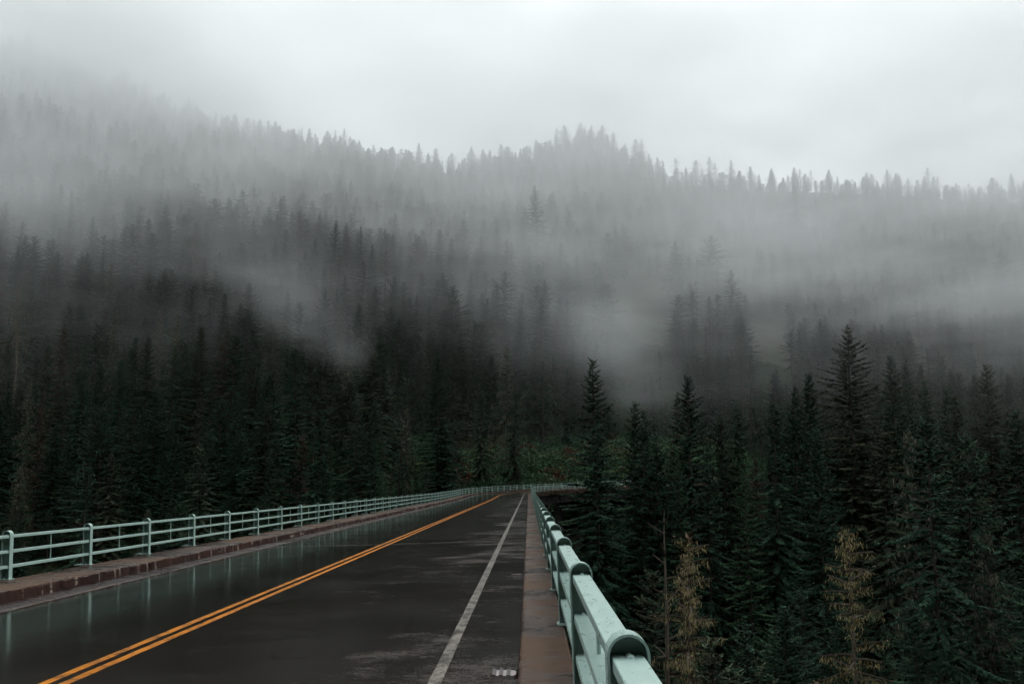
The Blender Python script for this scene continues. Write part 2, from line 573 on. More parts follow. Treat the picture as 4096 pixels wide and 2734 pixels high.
# piers of the bridge: pairs of columns with a cap
def tz(x, y):
    return float(terrain(x, y))
for s in (-6, 36, 79, 122, 152, 188, 216, 246):
    mb = MB()
    for u in (-8.6, -1.8):
        x, y, z = pos(s, u, -3.3)
        g = tz(x, y) - 1
        if z - g < .5:
            continue
        _, th = frame(s)
        vs = []
        for zz, w in ((g, .78), (z, .58)):
            for a, b in ((-1, -1), (1, -1), (1, 1), (-1, 1)):
                vs.append((x + w * (a * math.cos(th) + b * math.sin(th)), y + w * (-a * math.sin(th) + b * math.cos(th)), zz))
        mb.add(vs, [(0, 1, 5, 4), (1, 2, 6, 5), (2, 3, 7, 6), (3, 0, 4, 7), (4, 5, 6, 7)])
    vs = [pos(s + ds, u, dz) for dz in (-3.32, -2.505) for ds in (-.8, .8) for u in (-10.0, -.4)]
    mb.add(vs, [(0, 1, 3, 2), (4, 6, 7, 5), (0, 4, 5, 1), (2, 3, 7, 6), (0, 2, 6, 4), (1, 5, 7, 3)])
    under(mb, 'pier', M['pier'])

# ------------------------------------------------------------------ railings
PD, PW, TH = .18, .14, .011        # post depth across, width along, plate thickness
WEB = .046
def post_mesh(WEB):
    mb = MB()
    r = PD / 2
    prof = [(-r, 0.012), (-r, 1 - r)]
    nA = 14
    outer = [(-r, 0.018)] + [(-r * math.cos(math.pi * i / nA), 1 - r + r * math.sin(math.pi * i / nA)) for i in range(nA + 1)] + [(r, 0.018)]
    ri = r - TH
    inner = [(-ri, 0.018)] + [(-ri * math.cos(math.pi * i / nA), 1 - r + ri * math.sin(math.pi * i / nA)) for i in range(nA + 1)] + [(ri, 0.018)]
    n = len(outer)
    h = PW / 2
    vs = [(x, -h, z) for x, z in outer] + [(x, h, z) for x, z in outer] + [(x, -h, z) for x, z in inner] + [(x, h, z) for x, z in inner]
    fs = []
    for i in range(n - 1):
        fs.append((i, n + i, n + i + 1, i + 1))
        fs.append((2 * n + i, 2 * n + i + 1, 3 * n + i + 1, 3 * n + i))
        fs.append((i, i + 1, 2 * n + i + 1, 2 * n + i))
        fs.append((n + i, 3 * n + i, 3 * n + i + 1, n + i + 1))
    mb.add(vs, fs)
    # web plate
    poly = [(x, z) for x, z in inner]
    mb.prism([(x * .995, z) for x, z in poly][::-1], WEB, WEB + .012)
    # shelf angles under the rails
    for z in RZ:
        mb.box((-.06, -.06, z - .066), (.06, WEB - .0005, z - .0565))
        mb.box((-.06, WEB + .0125, z - .066), (.06, .10, z - .0565))
    return mb.mesh('post', [M['steel']])
RZ = (.905, .597, .288)
def plate_mesh():
    mb = MB()
    mb.box((-.115, -.115, 0.0), (.275, .115, .018))
    for x in (-.005, .20):
        for y in (-.085, .085):
            if x < 0:
                x_ = .0
            else:
                x_ = x
            mb.cyl((x_, y), .017, .0185, .034, 6)
            mb.cyl((x_, y), .009, .0345, .05, 8)
    return mb.mesh('base_plate', [M['steel']])
RW, RH = .136, .054
def rail_mb(mbx, Ln, full=True):
    """channel rail of length Ln along +Y, top at z = 0, with rivet heads at both ends"""
    a = RW / 2
    c = .004
    mbx.prism([(-a, -RH), (-a + .006, -RH), (-a + .006, -.010), (a - .006, -.010), (a - .006, -RH), (a, -RH), (a, -c), (a - c, 0), (-a + c, 0), (-a, -c)], WEB + .014, Ln + WEB - .002)
    if full:
        for y in (.075, .125, Ln - .02, Ln - .07):
            mbx.dome((0.0 + (.008 if y > Ln / 2 else -.006), y, -.0005), .0175, .013)
def rail_mesh(Ln):
    mb = MB(); rail_mb(mb, Ln)
    return mb.mesh('rail', [M['steel']])
def spacer_mesh():
    mb = MB()
    mb.cyl((0, 0), .013, RZ[2] + .001, RZ[1] - RH - .001 + .04, 10)
    mb.cyl((0, 0), .013, RZ[1] + .001, RZ[0] - RH - .001 + .04, 10)
    return mb.mesh('spacer_bar', [M['steel']])
SP = 3.815
PM, PMF = post_mesh(WEB), post_mesh(-WEB - .012)
PLM, RM, SM = plate_mesh(), rail_mesh(SP), spacer_mesh()

def railing(u, label, first, flip, bent=()):
    x, y, z = pos(0, u, 0)
    root = empty('bridge_railing', (x, y, z))
    tag(root, label, 'railing')
    inv = Matrix.Translation((x, y, z)).inverted()
    def put(name, me, mtx, parent=root):
        o_ = bpy.data.objects.new(name, me)
        link(o_, parent)
        if parent is root:
            o_.matrix_parent_inverse = inv
        o_.matrix_basis = mtx
        return o_
    # post stations; the bent part keeps equal spacing along this railing's own line
    st, s = [], first
    while s < S0 + RAD * .74:
        st.append(s)
        s += SP if s < S0 - 2 else SP * RAD / (RAD - u)
    far = MB()
    for i, s in enumerate(st):
        p = Vector(pos(s, u))
        _, th = frame(s)
        tilt = math.atan((zbase(0, s) - zbase(-10.7, s)) / 10.7)
        rot = Matrix.Rotation(-th, 4, 'Z') @ Matrix.Rotation(-tilt, 4, 'Y')
        if i in bent:
            rot = rot @ Matrix.Rotation(bent[i][0], 4, 'X') @ Matrix.Rotation(bent[i][1], 4, 'Y')
        base = Matrix.Translation(p) @ rot
        if flip:
            base = base @ Matrix.Rotation(math.pi, 4, 'Z')
        po = put('post', PMF if flip else PM, base)
        put('base_plate', PLM, Matrix.Identity(4), po)
        if i + 1 < len(st):
            q = Vector(pos(st[i + 1], u))
            d = q - p
            ln = d.length
            az = math.atan2(d.x, d.y)
            el = math.asin(d.z / ln)
            rm = Matrix.Rotation(-az, 4, 'Z') @ Matrix.Rotation(el, 4, 'X') @ Matrix.Rotation(-tilt, 4, 'Y')
            up = rm @ Vector((0, 0, 1))
            for rz in RZ:
                mm = Matrix.Translation(p + up * rz) @ rm @ Matrix.Diagonal((1, ln / SP, 1, 1))
                if i < 33:
                    put('rail', RM, mm)
                else:
                    t = MB(); rail_mb(t, SP, False)
                    far.add([mm @ Vector(v) for v in t.v], t.f)
            put('spacer_bar', SM, Matrix.Translation(p + d * .5) @ rm)
    o_ = far.obj('rail', M['steel'], root)
    o_.matrix_parent_inverse = inv
    tag(o_, kind='stuff')
    return root
railing(.44, 'pale green steel railing close on the right of the road, running away from the camera', 4.35 - 2 * SP, False, {})
railing(-10.82, 'pale green steel railing across the road along the left sidewalk', 20.9 - 3 * SP, True, {11: (R_(-2.5), R_(1.5))})

# ------------------------------------------------------------------ drains in the gutter
def drain(u, s, label, bars, big=True):
    p = Vector(pos(s, u, -KH - .0))
    root = empty('drain_grate', p)
    tag(root, label, 'drain')
    lx, ly = (.115, .17) if big else (.10, .07)
    d = MB()
    # frame lip around a water surface with painted sky reflection
    n = 20
    ring_o, ring_i = [], []
    for k in range(n):
        a = 2 * math.pi * k / n
        ca, sa = math.cos(a), math.sin(a)
        e = .45
        fx = math.copysign(abs(ca) ** e, ca); fy = math.copysign(abs(sa) ** e, sa)
        ring_o.append((fx * (lx + .025), fy * (ly + .03))); ring_i.append((fx * lx, fy * ly))
    vs = [(x, y, -.012) for x, y in ring_o] + [(x, y, .0125) for x, y in ring_i] + [(x, y, .004) for x, y in ring_i]
    fs = []
    for k in range(n):
        j = (k + 1) % n
        fs += [(k, j, n + j, n + k), (n + k, n + j, 2 * n + j, 2 * n + k)]
    d.add(vs, fs)
    d.obj('frame', M['gutter'], root)
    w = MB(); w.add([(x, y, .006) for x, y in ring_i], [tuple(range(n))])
    w.obj('bright_water', M['pool'], root)
    for bx in bars:
        g = MB(); g.prism([(bx - .019, .0065), (bx + .019, .0065), (bx + .019, .0175), (bx - .019, .0175)], -ly * .92, ly * .97)
        g.obj('bar', M['iron'], root)
    return root
m, N, L, B = mat_new('painted_water_reflection'); n_ = noise(N, L, geopos(N), 60, 4, .7); L.new(mixc(N, L, n_, (.16, .13, .125), (.42, .36, .35)), B.inputs['Base Color']); B.inputs['Roughness'].default_value = .7; M['pool'] = m  # pale colour stands in for bright sky mirrored in the drain water
m, N, L, B = mat_new('old_iron'); B.inputs['Base Color'].default_value = (.02, .016, .014, 1); B.inputs['Roughness'].default_value = .55; M['iron'] = m
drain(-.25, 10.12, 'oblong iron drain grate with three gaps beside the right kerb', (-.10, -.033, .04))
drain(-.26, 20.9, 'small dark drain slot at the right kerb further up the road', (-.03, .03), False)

# ------------------------------------------------------------------ conifers
class Crown:
    def __init__(s):
        s.q, s.t, s.mi, s.tint = [], [], [], []
    def blade(s, p, d, side, ln, w, mi, tint):
        """narrow diamond from p along d"""
        tip = p + d * ln
        mid = p + d * (ln * .45)
        s.q.append((p, mid + side * w, tip, mid - side * w)); s.mi.append(mi); s.tint.append(tint)

def unit(v):
    return v / (np.linalg.norm(v) + 1e-9)

def make_tree(name, seed, H=42.0, R=4.6, cb=.12, dens=3.0, prof=.85, rag=.35, droop=.45, tipup=.5, gap=.08, spray=.62, step=.28,
              lichen=0.0, leaf=1.0, trunk_r=.42, fol='needles', lich='lichen', bark='bark', top_bare=0.0, low_dead=0.0, sub=6, lw=(.012, .032), ln_l=(.3, 1.1), ln_n=0, sat=.55):
    rg = np.random.RandomState(seed)
    U = rg.uniform
    if H > 40:
        R = R * 1.30
    up = np.array([0, 0, 1.0])
    # trunk
    nseg, ns = 22, 8
    lean = np.array([U(-.012, .012), U(-.012, .012)])
    wob = [(U(.02, .09), U(0, 6.28), U(0, 6.28)) for _ in range(3)]
    def axis(h):
        x = lean[0] * h + sum(a * math.sin(h * .25 * (i + 1) + p) for i, (a, p, q) in enumerate(wob)) * .5
        y = lean[1] * h + sum(a * math.cos(h * .21 * (i + 1) + q) for i, (a, p, q) in enumerate(wob)) * .5
        return np.array([x, y, h])
    tv, tf = [], []
    for i in range(nseg + 1):
        h = H * (i / nseg) - (1.0 if i == 0 else 0)
        r = trunk_r * (1 - .96 * (i / nseg)) ** .9 * (1.25 if i == 0 else 1)
        c = axis(h)
        for j in range(ns):
            a = 2 * math.pi * j / ns
            tv.append((c[0] + r * math.cos(a), c[1] + r * math.sin(a), c[2]))
    for i in range(nseg):
        for j in range(ns):
            k = (j + 1) % ns
            tf.append((i * ns + j, i * ns + k, (i + 1) * ns + k, (i + 1) * ns + j))
    C = Crown()
    n_br = int(H * (1 - cb) * dens * 1.75)
    # slow random swelling of the outline by height and direction
    lob = [(U(.15, 1.1), U(0, 6.28), rg.randint(1, 4), U(0, 6.28)) for _ in range(6)]
    az = U(0, 6.28)
    for b in range(n_br):
        f = (b + U(0, 1)) / n_br
        h = H * (cb + (1 - cb) * (1 - (1 - f) ** 1.0) * .995)
        fr = (h / H - cb) / (1 - cb)
        if rg.rand() < gap:
            continue
        az += 2.4 + U(-.5, .5)
        body = min(1.0, (1 - fr) / sat) ** prof * min(1.0, .55 + fr * 3.2)
        wav = 1 + .22 * sum(math.sin(h * k + p + m_ * az + q) for k, p, m_, q in lob) / 2.0
        Lb = (R * body * wav * (1 - rag * rg.rand() ** 1.8 * 1.2) + .35)
        if Lb < .25:
            Lb = .25
        dead = rg.rand() < low_dead * (1 - fr) * 1.4 or fr > 1 - top_bare
        e0 = U(-.1, .25) + .75 * fr ** 2 - .12 * (1 - fr)
        dr = droop * U(.6, 1.35) * (1 - .5 * fr)
        p = axis(h)
        hd = np.array([math.cos(az), math.sin(az), 0])
        sd = np.array([-math.sin(az), math.cos(az), 0])
        stp = step * (1 if Lb > 1.0 else .8)
        n = max(2, int(Lb / stp))
        prev = p.copy()
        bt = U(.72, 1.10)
        yaw = U(-.25, .25)
        pts = [prev]
        for i in range(n):
            t = (i + 1) / n
            e = e0 - dr * math.sin(min(1, t * 1.15) * 1.9) * .9 + tipup * dr * t * t
            yw = yaw * t
            d = hd * math.cos(yw) + sd * math.sin(yw)
            d = d * math.cos(e) + up * math.sin(e)
            cur = prev + d * (Lb / n)
            pts.append(cur)
            side = unit(np.cross(d, up))
            if not dead and t > .12:
                for k in range(sub):
                    for sg in (-1, 1):
                        if rg.rand() < .12 + (1 - leaf):
                            continue
                        ln = spray * 1.02 * (1.15 - .5 * t) * U(.55, 1.3) * (.6 + .4 * body + .0)
                        q = prev + (cur - prev) * U(0, 1)
                        dd = unit(d * U(.35, .9) + side * sg * U(.5, 1.0) - up * U(.05, .75))
                        ws = unit(np.cross(dd, up) + np.array([U(-.5, .5), U(-.5, .5), U(-.6, .6)]))
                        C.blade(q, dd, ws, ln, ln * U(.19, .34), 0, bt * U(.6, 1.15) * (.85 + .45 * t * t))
                if t > .8:
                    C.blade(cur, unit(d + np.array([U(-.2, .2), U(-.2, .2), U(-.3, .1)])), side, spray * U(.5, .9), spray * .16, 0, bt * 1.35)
            if lichen > 0 and rg.rand() < lichen:
                for k in range(ln_n or rg.randint(3, 9)):
                    q = prev + (cur - prev) * U(0, 1) + side * rg.normal(0, .16) - up * U(-.06, .22)
                    ln = U(*ln_l) * U(.5, 1)
                    C.blade(q, unit(-up + side * rg.normal(0, .35) + hd * rg.normal(0, .3)), unit(np.array([U(-1, 1), U(-1, 1), 0])), ln, U(*lw), 2, U(.45, 1.4))
            prev = cur
        # the limb itself, a thin flat pair of blades
        if Lb > .9:
            for i in range(0, len(pts) - 1, 2):
                a_, b_ = pts[i], pts[min(i + 2, len(pts) - 1)]
                w = .055 * (1 - i / len(pts)) + .012
                C.q.append((a_ - up * w, b_ - up * w * .7, b_ + up * w * .7, a_ + up * w)); C.mi.append(1); C.tint.append(1)
                C.q.append((a_ - sd * w, b_ - sd * w * .7, b_ + sd * w * .7, a_ + sd * w)); C.mi.append(1); C.tint.append(1)
    # leader
    for k in range(10):
        h = H * (1 - .03 * rg.rand())
        a = U(0, 6.28)
        d = unit(np.array([math.cos(a), math.sin(a), U(.3, 1.6)]))
        if top_bare == 0:
            C.blade(axis(h), d, unit(np.cross(d, np.array([.3, .2, 1.]))), U(.3, .7), .09, 0, 1.2)
    q = np.array(C.q).reshape(-1, 3)
    nq = len(C.q)
    tr = bpy.data.meshes.new(name + '_trunk')
    tr.from_pydata(tv, [], tf)
    tr.polygons.foreach_set('use_smooth', [True] * len(tf))
    tr.materials.append(M[bark])
    cr = bpy.data.meshes.new(name + '_crown')
    def fill(me, V, F, mi, ti):
        me.from_pydata(V, [], F)
        me.polygons.foreach_set('material_index', mi)
        a_ = me.attributes.new('tint', 'FLOAT', 'FACE')
        a_.data.foreach_set('value', ti)
    F = (np.arange(nq * 4).reshape(-1, 4)).tolist()
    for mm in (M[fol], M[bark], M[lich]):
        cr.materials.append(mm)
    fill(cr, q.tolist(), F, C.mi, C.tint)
    jo = bpy.data.meshes.new(name + '_whole')
    for mm in (M[fol], M[bark], M[lich]):
        jo.materials.append(mm)
    nt = len(tv)
    fill(jo, q.tolist() + tv, F + [tuple(nq * 4 + i for i in f) for f in tf], C.mi + [1] * len(tf), C.tint + [1.0] * len(tf))
    return dict(trunk=tr, crown=cr, whole=jo, H=H, name=name, n=nq)

PRO = {}
def proto(key, *a, **k):
    PRO[key] = make_tree(key, *a, **k)
proto('fir1', 11, R=4.2, dens=3.4, prof=.85, rag=.20, droop=.45, gap=.03)
proto('fir2', 12, R=3.7, dens=3.4, prof=.85, rag=.24, droop=.55, gap=.04, sat=.6)
proto('fir3', 13, R=4.6, dens=3.3, prof=.80, rag=.28, droop=.40, gap=.07)
proto('hem1', 21, R=4.9, dens=2.9, prof=.80, rag=.30, droop=.90, gap=.05, tipup=.2, spray=.72, sat=.65)
proto('hem2', 22, R=4.4, dens=2.9, prof=.80, rag=.36, droop=1.0, gap=.08, tipup=.1, spray=.72, sat=.7)
proto('old1', 31, R=4.6, dens=2.5, prof=.62, rag=.55, droop=.60, gap=.14, cb=.22, low_dead=.5, lichen=.10, lich='lichen_grey', sat=.5)
proto('old2', 32, R=4.2, dens=2.2, prof=.55, rag=.70, droop=.60, gap=.20, cb=.30, low_dead=.6, lichen=.16, lich='lichen_grey', sat=.5)
proto('mossy', 41, R=3.9, dens=2.4, prof=.70, rag=.55, droop=.90, gap=.12, cb=.10, low_dead=.4, lichen=.55, leaf=.55, lich='lichen_grey', lw=(.03, .08), ln_l=(.4, 1.5))
proto('brown', 45, R=3.7, dens=2.7, prof=.70, rag=.5, droop=.7, gap=.12, fol='needles_brown', low_dead=.4, lichen=.2, lich='lichen_grey')
proto('green', 51, R=4.4, dens=3.0, prof=.85, rag=.30, droop=.70, gap=.03, fol='needles_green', cb=.05)
proto('tall', 85, R=4.4, dens=2.8, prof=.62, rag=.45, droop=.75, gap=.08, cb=.46, low_dead=.2, lichen=.05, lich='lichen_grey', sat=.4)
proto('broad1', 81, R=5.0, dens=3.0, prof=.60, rag=.45, droop=.60, gap=.08, cb=.10, sat=.42)
proto('broad2', 82, R=5.4, dens=2.8, prof=.55, rag=.52, droop=.65, gap=.10, cb=.15, sat=.38)
proto('lichen1', 61, H=24, R=2.3, dens=3.2, prof=.50, rag=.75, droop=1.25, tipup=.1, gap=.12, cb=.14, lichen=1.0, leaf=.14, lw=(.008, .022), ln_l=(.06, .40), ln_n=20, fol='needles_brown', bark='grey_bark', trunk_r=.22, step=.28, spray=.4)
proto('lichen2', 62, H=24, R=2.1, dens=3.2, prof=.55, rag=.8, droop=1.2, tipup=.2, gap=.15, cb=.10, lichen=1.0, leaf=.14, lw=(.008, .022), ln_l=(.06, .40), ln_n=20, fol='needles_brown', bark='grey_bark', trunk_r=.22, step=.28, spray=.4, top_bare=.30)
proto('snag', 71, H=30, R=1.6, dens=1.2, prof=.3, rag=.8, droop=.4, gap=.35, cb=.25, lichen=.05, leaf=0.0, bark='grey_bark', trunk_r=.30, top_bare=1.0)
proto('snag_brushy', 72, H=36, R=2.6, dens=2.2, prof=.4, rag=.7, droop=.5, gap=.25, cb=.2, lichen=.5, leaf=0.0, bark='grey_bark', lich='lichen_grey', trunk_r=.34, top_bare=1.0)

_seen = {}
def tree(key, base, height, wid, label, group, name='conifer_tree', cat='conifer', rz=None, lean=(0, 0)):
    p = PRO[key]
    o_ = bpy.data.objects.new(name, None)
    o_.empty_display_size = 1
    link(o_)
    o_.location = base
    k = height / p['H']
    o_.scale = (k * wid, k * wid, k)
    o_.rotation_euler = (lean[0] + rng.normal(0, .018), lean[1] + rng.normal(0, .018), rng.uniform(0, 6.28) if rz is None else rz)
    tag(o_, label, cat, group)
    link(bpy.data.objects.new('trunk', p['trunk']), o_)
    link(bpy.data.objects.new('crown', p['crown']), o_)
    return o_

rng = np.random.RandomState(77)
placed = []     # (x, y, keep-out radius)
def hero(key, px, py, Yd, wid, label, group=None, name='conifer_tree', cat='conifer', **kw):
    t = at(px, py, Yd)
    g = tz(t.x, t.y) - .5
    placed.append((t.x, t.y, 3.4))
    return tree(key, (t.x, t.y, g), t.z - g, wid, label, group, name, cat, **kw)

def hero_h(key, px, py, h, wid, label, group=None, name='conifer_tree', cat='conifer', **kw):
    Yd = 235.0
    while Yd < 640:
        t = at(px, py, Yd)
        if t.z - tz(t.x, t.y) < h:
            break
        Yd += 1.5
    return hero(key, px, py, Yd, wid, label, group, name, cat, **kw)

GR = 'conifers rising from the gorge right of the bridge'
GL = 'conifers on the slope left of the bridge'
# right of the bridge
hero('fir2', 2368, 1438, 172, 1.15, 'tall dark spire-shaped conifer standing right at the far end of the near railing', GR)
hero('hem1', 2396, 1700, 158, .85, 'shorter drooping green conifer in front of the tall spire at the bridge end', GR)
hero('fir1', 2499, 1606, 186, .95, 'slim dark conifer just right of the bridge-end spire', GR)
hero('fir2', 2586, 1640, 182, .85, 'thin dark conifer second to the right of the bridge-end spire', GR)
hero('hem2', 2686, 1566, 192, .80, 'narrow conifer close against the left side of the sharp black spire', GR)
hero('fir1', 2752, 1503, 184, 1.05, 'sharp black spire conifer standing alone against the misty clearing', GR)
hero('fir3', 2888, 1655, 186, .95, 'dark ragged conifer right of the sharp black spire', GR)
hero('hem1', 2949, 1618, 190, .90, 'drooping conifer with open top between two ragged dark ones', GR)
hero('hem2', 3076, 1612, 176, .95, 'dark hemlock-like conifer with stepped drooping boughs in front of the bright brush', GR)
hero('fir3', 3156, 1556, 186, 1.0, 'dark ragged conifer left of the dense rounded one', GR)
hero('fir1', 3221, 1492, 196, .95, 'dense dark conifer with rounded tip left of the largest right-hand tree', GR)
hero('fir3', 3383, 1312, 222, 1.35, 'largest broad conifer on the right, its pointed top high in the mist', GR)
hero('fir1', 3582, 1421, 228, 1.05, 'pale misty conifer right of the largest broad one', GR)
hero('fir2', 3634, 1425, 236, .90, 'faint conifer overlapping the right side of the pale misty one', GR)
hero('hem2', 3723, 1523, 214, .85, 'small narrow conifer between pale misty trees on the right', GR)
hero('hem1', 3764, 1550, 206, .95, 'drooping dark conifer toward the right edge', GR)
hero('fir2', 3832, 1588, 196, 1.0, 'dark conifer beside the drooping one near the right edge', GR)
hero('fir3', 3934, 1462, 236, 1.2, 'faint broad conifer near the right edge fading into mist', GR)
hero('hem1', 4040, 1640, 190, 1.1, 'dark drooping conifer cut by the right edge of the photo', GR)
hero('green', 2721, 1788, 160, .62, 'bright green conifer low in front of the sharp black spire', GR)
hero('hem1', 2819, 1774, 164, .75, 'dark green drooping conifer right of the bright low one', GR)
hero('green', 3003, 1808, 156, .60, 'bright blue-green conifer low below the ragged dark pair', GR)
hero('fir1', 3268, 1720, 160, .85, 'dark conifer with pale tip below the dense rounded one', GR)
hero('hem2', 3492, 1723, 164, 1.0, 'wide drooping dark conifer below the largest right-hand tree', GR)
hero('mossy', 3620, 1700, 150, .9, 'conifer hung with yellowish lichen in the dark right-hand forest', GR)
hero('mossy', 3940, 2080, 118, .9, 'lichen-hung conifer low at the right edge', GR)
# dead and lichen-covered trees near the bridge on the right
hero('snag', 2640, 2040, 88, 1.1, 'bare leaning dead trunk beside the left yellow lichen tree', None, 'dead_tree', 'dead tree', rz=.5)
hero('lichen1', 2722, 2140, 84, 1.05, 'yellow lichen-draped dead tree just right of the near railing', None, 'dead_tree', 'dead tree', rz=1.0)
hero('lichen2', 3385, 2105, 86, 1.05, 'yellow lichen-draped dead tree with a bare pole top, far right of the railing', None, 'dead_tree', 'dead tree', rz=2.0)
hero('tall', 3716, 1690, 112, .85, 'tall dark conifer with a long bare lower trunk toward the lower right corner', GR)
hero('tall', 3850, 1750, 122, .85, 'dark conifer with a bare trunk behind the tall bare-trunked one at lower right', GR)
hero('hem1', 2545, 1690, 166, 1.0, 'drooping dark conifer hiding the far deck just right of the bridge-end spire', GR)
hero('fir3', 2640, 1735, 162, 1.0, 'dark ragged conifer low in front of the slim ones beside the bridge end', GR)
# left of the bridge
hero('snag_brushy', 92, 1140, 238, 1.1, 'tall bare dead tree with stubby branches near the left edge', None, 'dead_tree', 'dead tree')
hero('mossy', 106, 1512, 196, .75, 'lichen-hung grey tree low by the left edge', GL)
hero('old1', 190, 1382, 212, 1.0, 'dark conifer with pale top right of the tall dead tree at left', GL)
hero('old2', 264, 1533, 200, .9, 'round-topped dark conifer with silvery crown at far left', GL)
hero('brown', 178, 1603, 186, .8, 'brownish thin conifer behind the left railing end', GL)
hero('green', 498, 1442, 214, .95, 'bright green full conifer in the dark left forest', GL)
hero('snag', 554, 1358, 232, .9, 'thin white dead pole rising behind the bright green conifer', None, 'dead_tree', 'dead tree')
hero('mossy', 470, 1230, 246, .7, 'pale column-shaped lichen tree above the bright green conifer', GL)
hero('fir3', 621, 1547, 200, 1.0, 'dark conifer with silvery tip right of the bright green one', GL)
hero('mossy', 708, 1262, 246, .8, 'pale grey lichen tree in the left forest, top in thin mist', GL)
hero('fir1', 793, 1309, 232, 1.0, 'dark pointed conifer right of the pale grey lichen tree', GL)
hero('brown', 893, 1302, 236, .9, 'reddish brown conifer with dying needles', GL)
hero('old1', 803, 1568, 204, 1.0, 'yellow-topped conifer in the middle of the left forest', GL)
hero('brown', 381, 1694, 184, .9, 'brown lichen-speckled conifer low behind the left railing', GL)
hero('brown', 1222, 1740, 188, 1.25, 'rusty brown dying conifer behind the middle of the left railing', GL)
hero('fir2', 1050, 1500, 214, 1.0, 'narrow dark conifer left of the rusty dying one', GL)
hero('old1', 1436, 1606, 204, .95, 'conifer with bright yellow tuft at its top', GL)
hero('fir1', 1490, 1600, 198, .95, 'pointed dark conifer close to the right of the yellow-tufted one', GL)
hero('green', 1512, 1760, 186, 1.0, 'deep green conifer with layered boughs behind the railing bend', GL)
hero('fir3', 1755, 1412, 214, 1.05, 'tall conifer with pale bright tip left of the road end', GL)
hero_h('broad1', 1822, 1147, 44, 1.15, 'huge broad conifer with rounded top above the road end', GL)
hero_h('hem1', 1538, 1357, 40, 1.20, 'broad dark drooping conifer left of the huge rounded one', GL)
hero_h('mossy', 2029, 1376, 38, 1.10, 'brown lichen-hung conifer above the far end of the road', GL)
hero_h('hem1', 2170, 1190, 44, 1.30, 'tall misty conifer above the road end, left of the bridge-end spire', GL)
hero_h('hem2', 1925, 1560, 32, 1.10, 'dark drooping conifer directly above the green brush at the road end', GL)
hero_h('fir3', 1296, 1153, 38, 1.30, 'broad misty conifer left of centre', GL)
hero('green', 1548, 1880, 152, .5, 'little yellow-green conifer poking up right behind the left railing', GL)
hero_h('fir2', 1325, 880, 36, 1.2, 'dark misty conifer with clear tip high on the left slope', GL)
hero_h('fir1', 820, 1030, 34, 1.3, 'pale misty conifer left of the mist streak', GL)
hero_h('fir3', 2150, 740, 47, 1.0, 'ragged tall conifer standing clear of the others in the mist above centre', GL)
hero_h('fir3', 3182, 732, 47, 1.0, 'ragged dark tree top standing out of the mist on the right slope', GR)
hero_h('broad1', 2825, 945, 40, 1.6, 'broad misty conifer above the clearing on the right slope', GR)
hero_h('fir3', 2700, 960, 36, 1.4, 'misty conifer at the left of the broad clump above the clearing', GR)
hero_h('fir1', 2915, 1080, 36, 1.4, 'misty conifer at the right of the broad clump above the clearing', GR)
hero_h('snag', 3340, 1110, 34, 1.0, 'thin pale dead pole in the mist on the right slope', None, 'dead_tree', 'dead tree')
hero_h('fir2', 3735, 890, 34, 1.4, 'misty dark conifer on the upper right slope', GR)
hero_h('broad2', 4000, 1010, 34, 1.5, 'broad greyish conifer by the right edge within the mist', GR)

# ---- the rest of the forest: jittered grid over the slopes
def deck_dist(x, y):
    if y < S0:
        return max(0, x - .6, -11.2 - x) if y > -30 else 99
    r = math.hypot(x - RAD, y - S0)
    return max(0, r - (RAD + 11.2), (RAD - .6) - r)
pts = []
for gx in np.arange(-560, 560, 8.4):
    for gy in np.arange(60, 800, 8.4):
        x, y = gx + rng.uniform(-4.2, 4.2), gy + rng.uniform(-4.2, 4.2)
        far_k = y > 430
        if far_k and rng.rand() < .08:
            continue
        b = x / y
        if abs(b + .017) > .60:
            continue
        if deck_dist(x, y) < 8.5:
            continue
        g = tz(x, y) - .4
        if any((x - a) ** 2 + (y - c_) ** 2 < r * r for a, c_, r in placed):
            continue
        h = (13 + 25 * rng.rand()) * float(np.interp(y, [300, 430, 560, 640], [1.0, .85, .62, .55]))
        if y > 640:
            h *= rng.uniform(.6, 1.25)
        bx = px_of((x, y, g))
        tp = px_of((x, y, g + h))
        if bx is None:
            continue
        # the gorge on the right: keep tips under the tall ones that are placed one by one
        toe = 238 + (.52 * x if x > 0 else .30 * x)
        if x > 0 and y < toe + 6:
            lim = (1765 if tp[0] < 2480 else 1690) + max(0, (200 - y)) * 5.2 + rng.uniform(0, 160)
            if 2300 < tp[0] < 2600:
                lim += 60
            if tp[1] < lim:
                h = at(tp[0], lim, y).z - g
            if h < 9:
                continue
        if x < 0 and y < toe:
            if y < 165:
                lim = 1760 + (165 - y) * 4 + rng.uniform(0, 120)
                if tp[1] < lim:
                    h = at(tp[0], lim, y).z - g
                if h < 10:
                    continue
        # clearings of green brush
        tp = px_of((x, y, g + h))
        if 2460 < bx[0] < 2700 and 1130 < bx[1] < 1760 and y > 250:
            continue
        if 2990 < bx[0] < 3160 and 1280 < bx[1] < 1760 and y > 250:
            continue
        if 2450 < bx[0] < 3150 and 1560 < bx[1] < 1960 and toe + 4 < y < 310:
            continue
        # brushy bank at the road end
        if -33 < x < 45 and toe - 12 < y < toe + 40 and rng.rand() < .97:
            continue
        pts.append((x, y, g, h))
for gx in np.arange(-430, 430, 5.5):
    for gy in (590, 603, 616, 628, 640, 652, 660, 670):
        x, y = gx + rng.uniform(-2.7, 2.7), gy + rng.uniform(-6, 6)
        pts.append((x, y, tz(x, y) - .4, 6 + 13 * rng.rand() ** 1.6))
pts = np.array(pts)
back = []  # unseen trees behind the camera, added to shade surfaces facing it
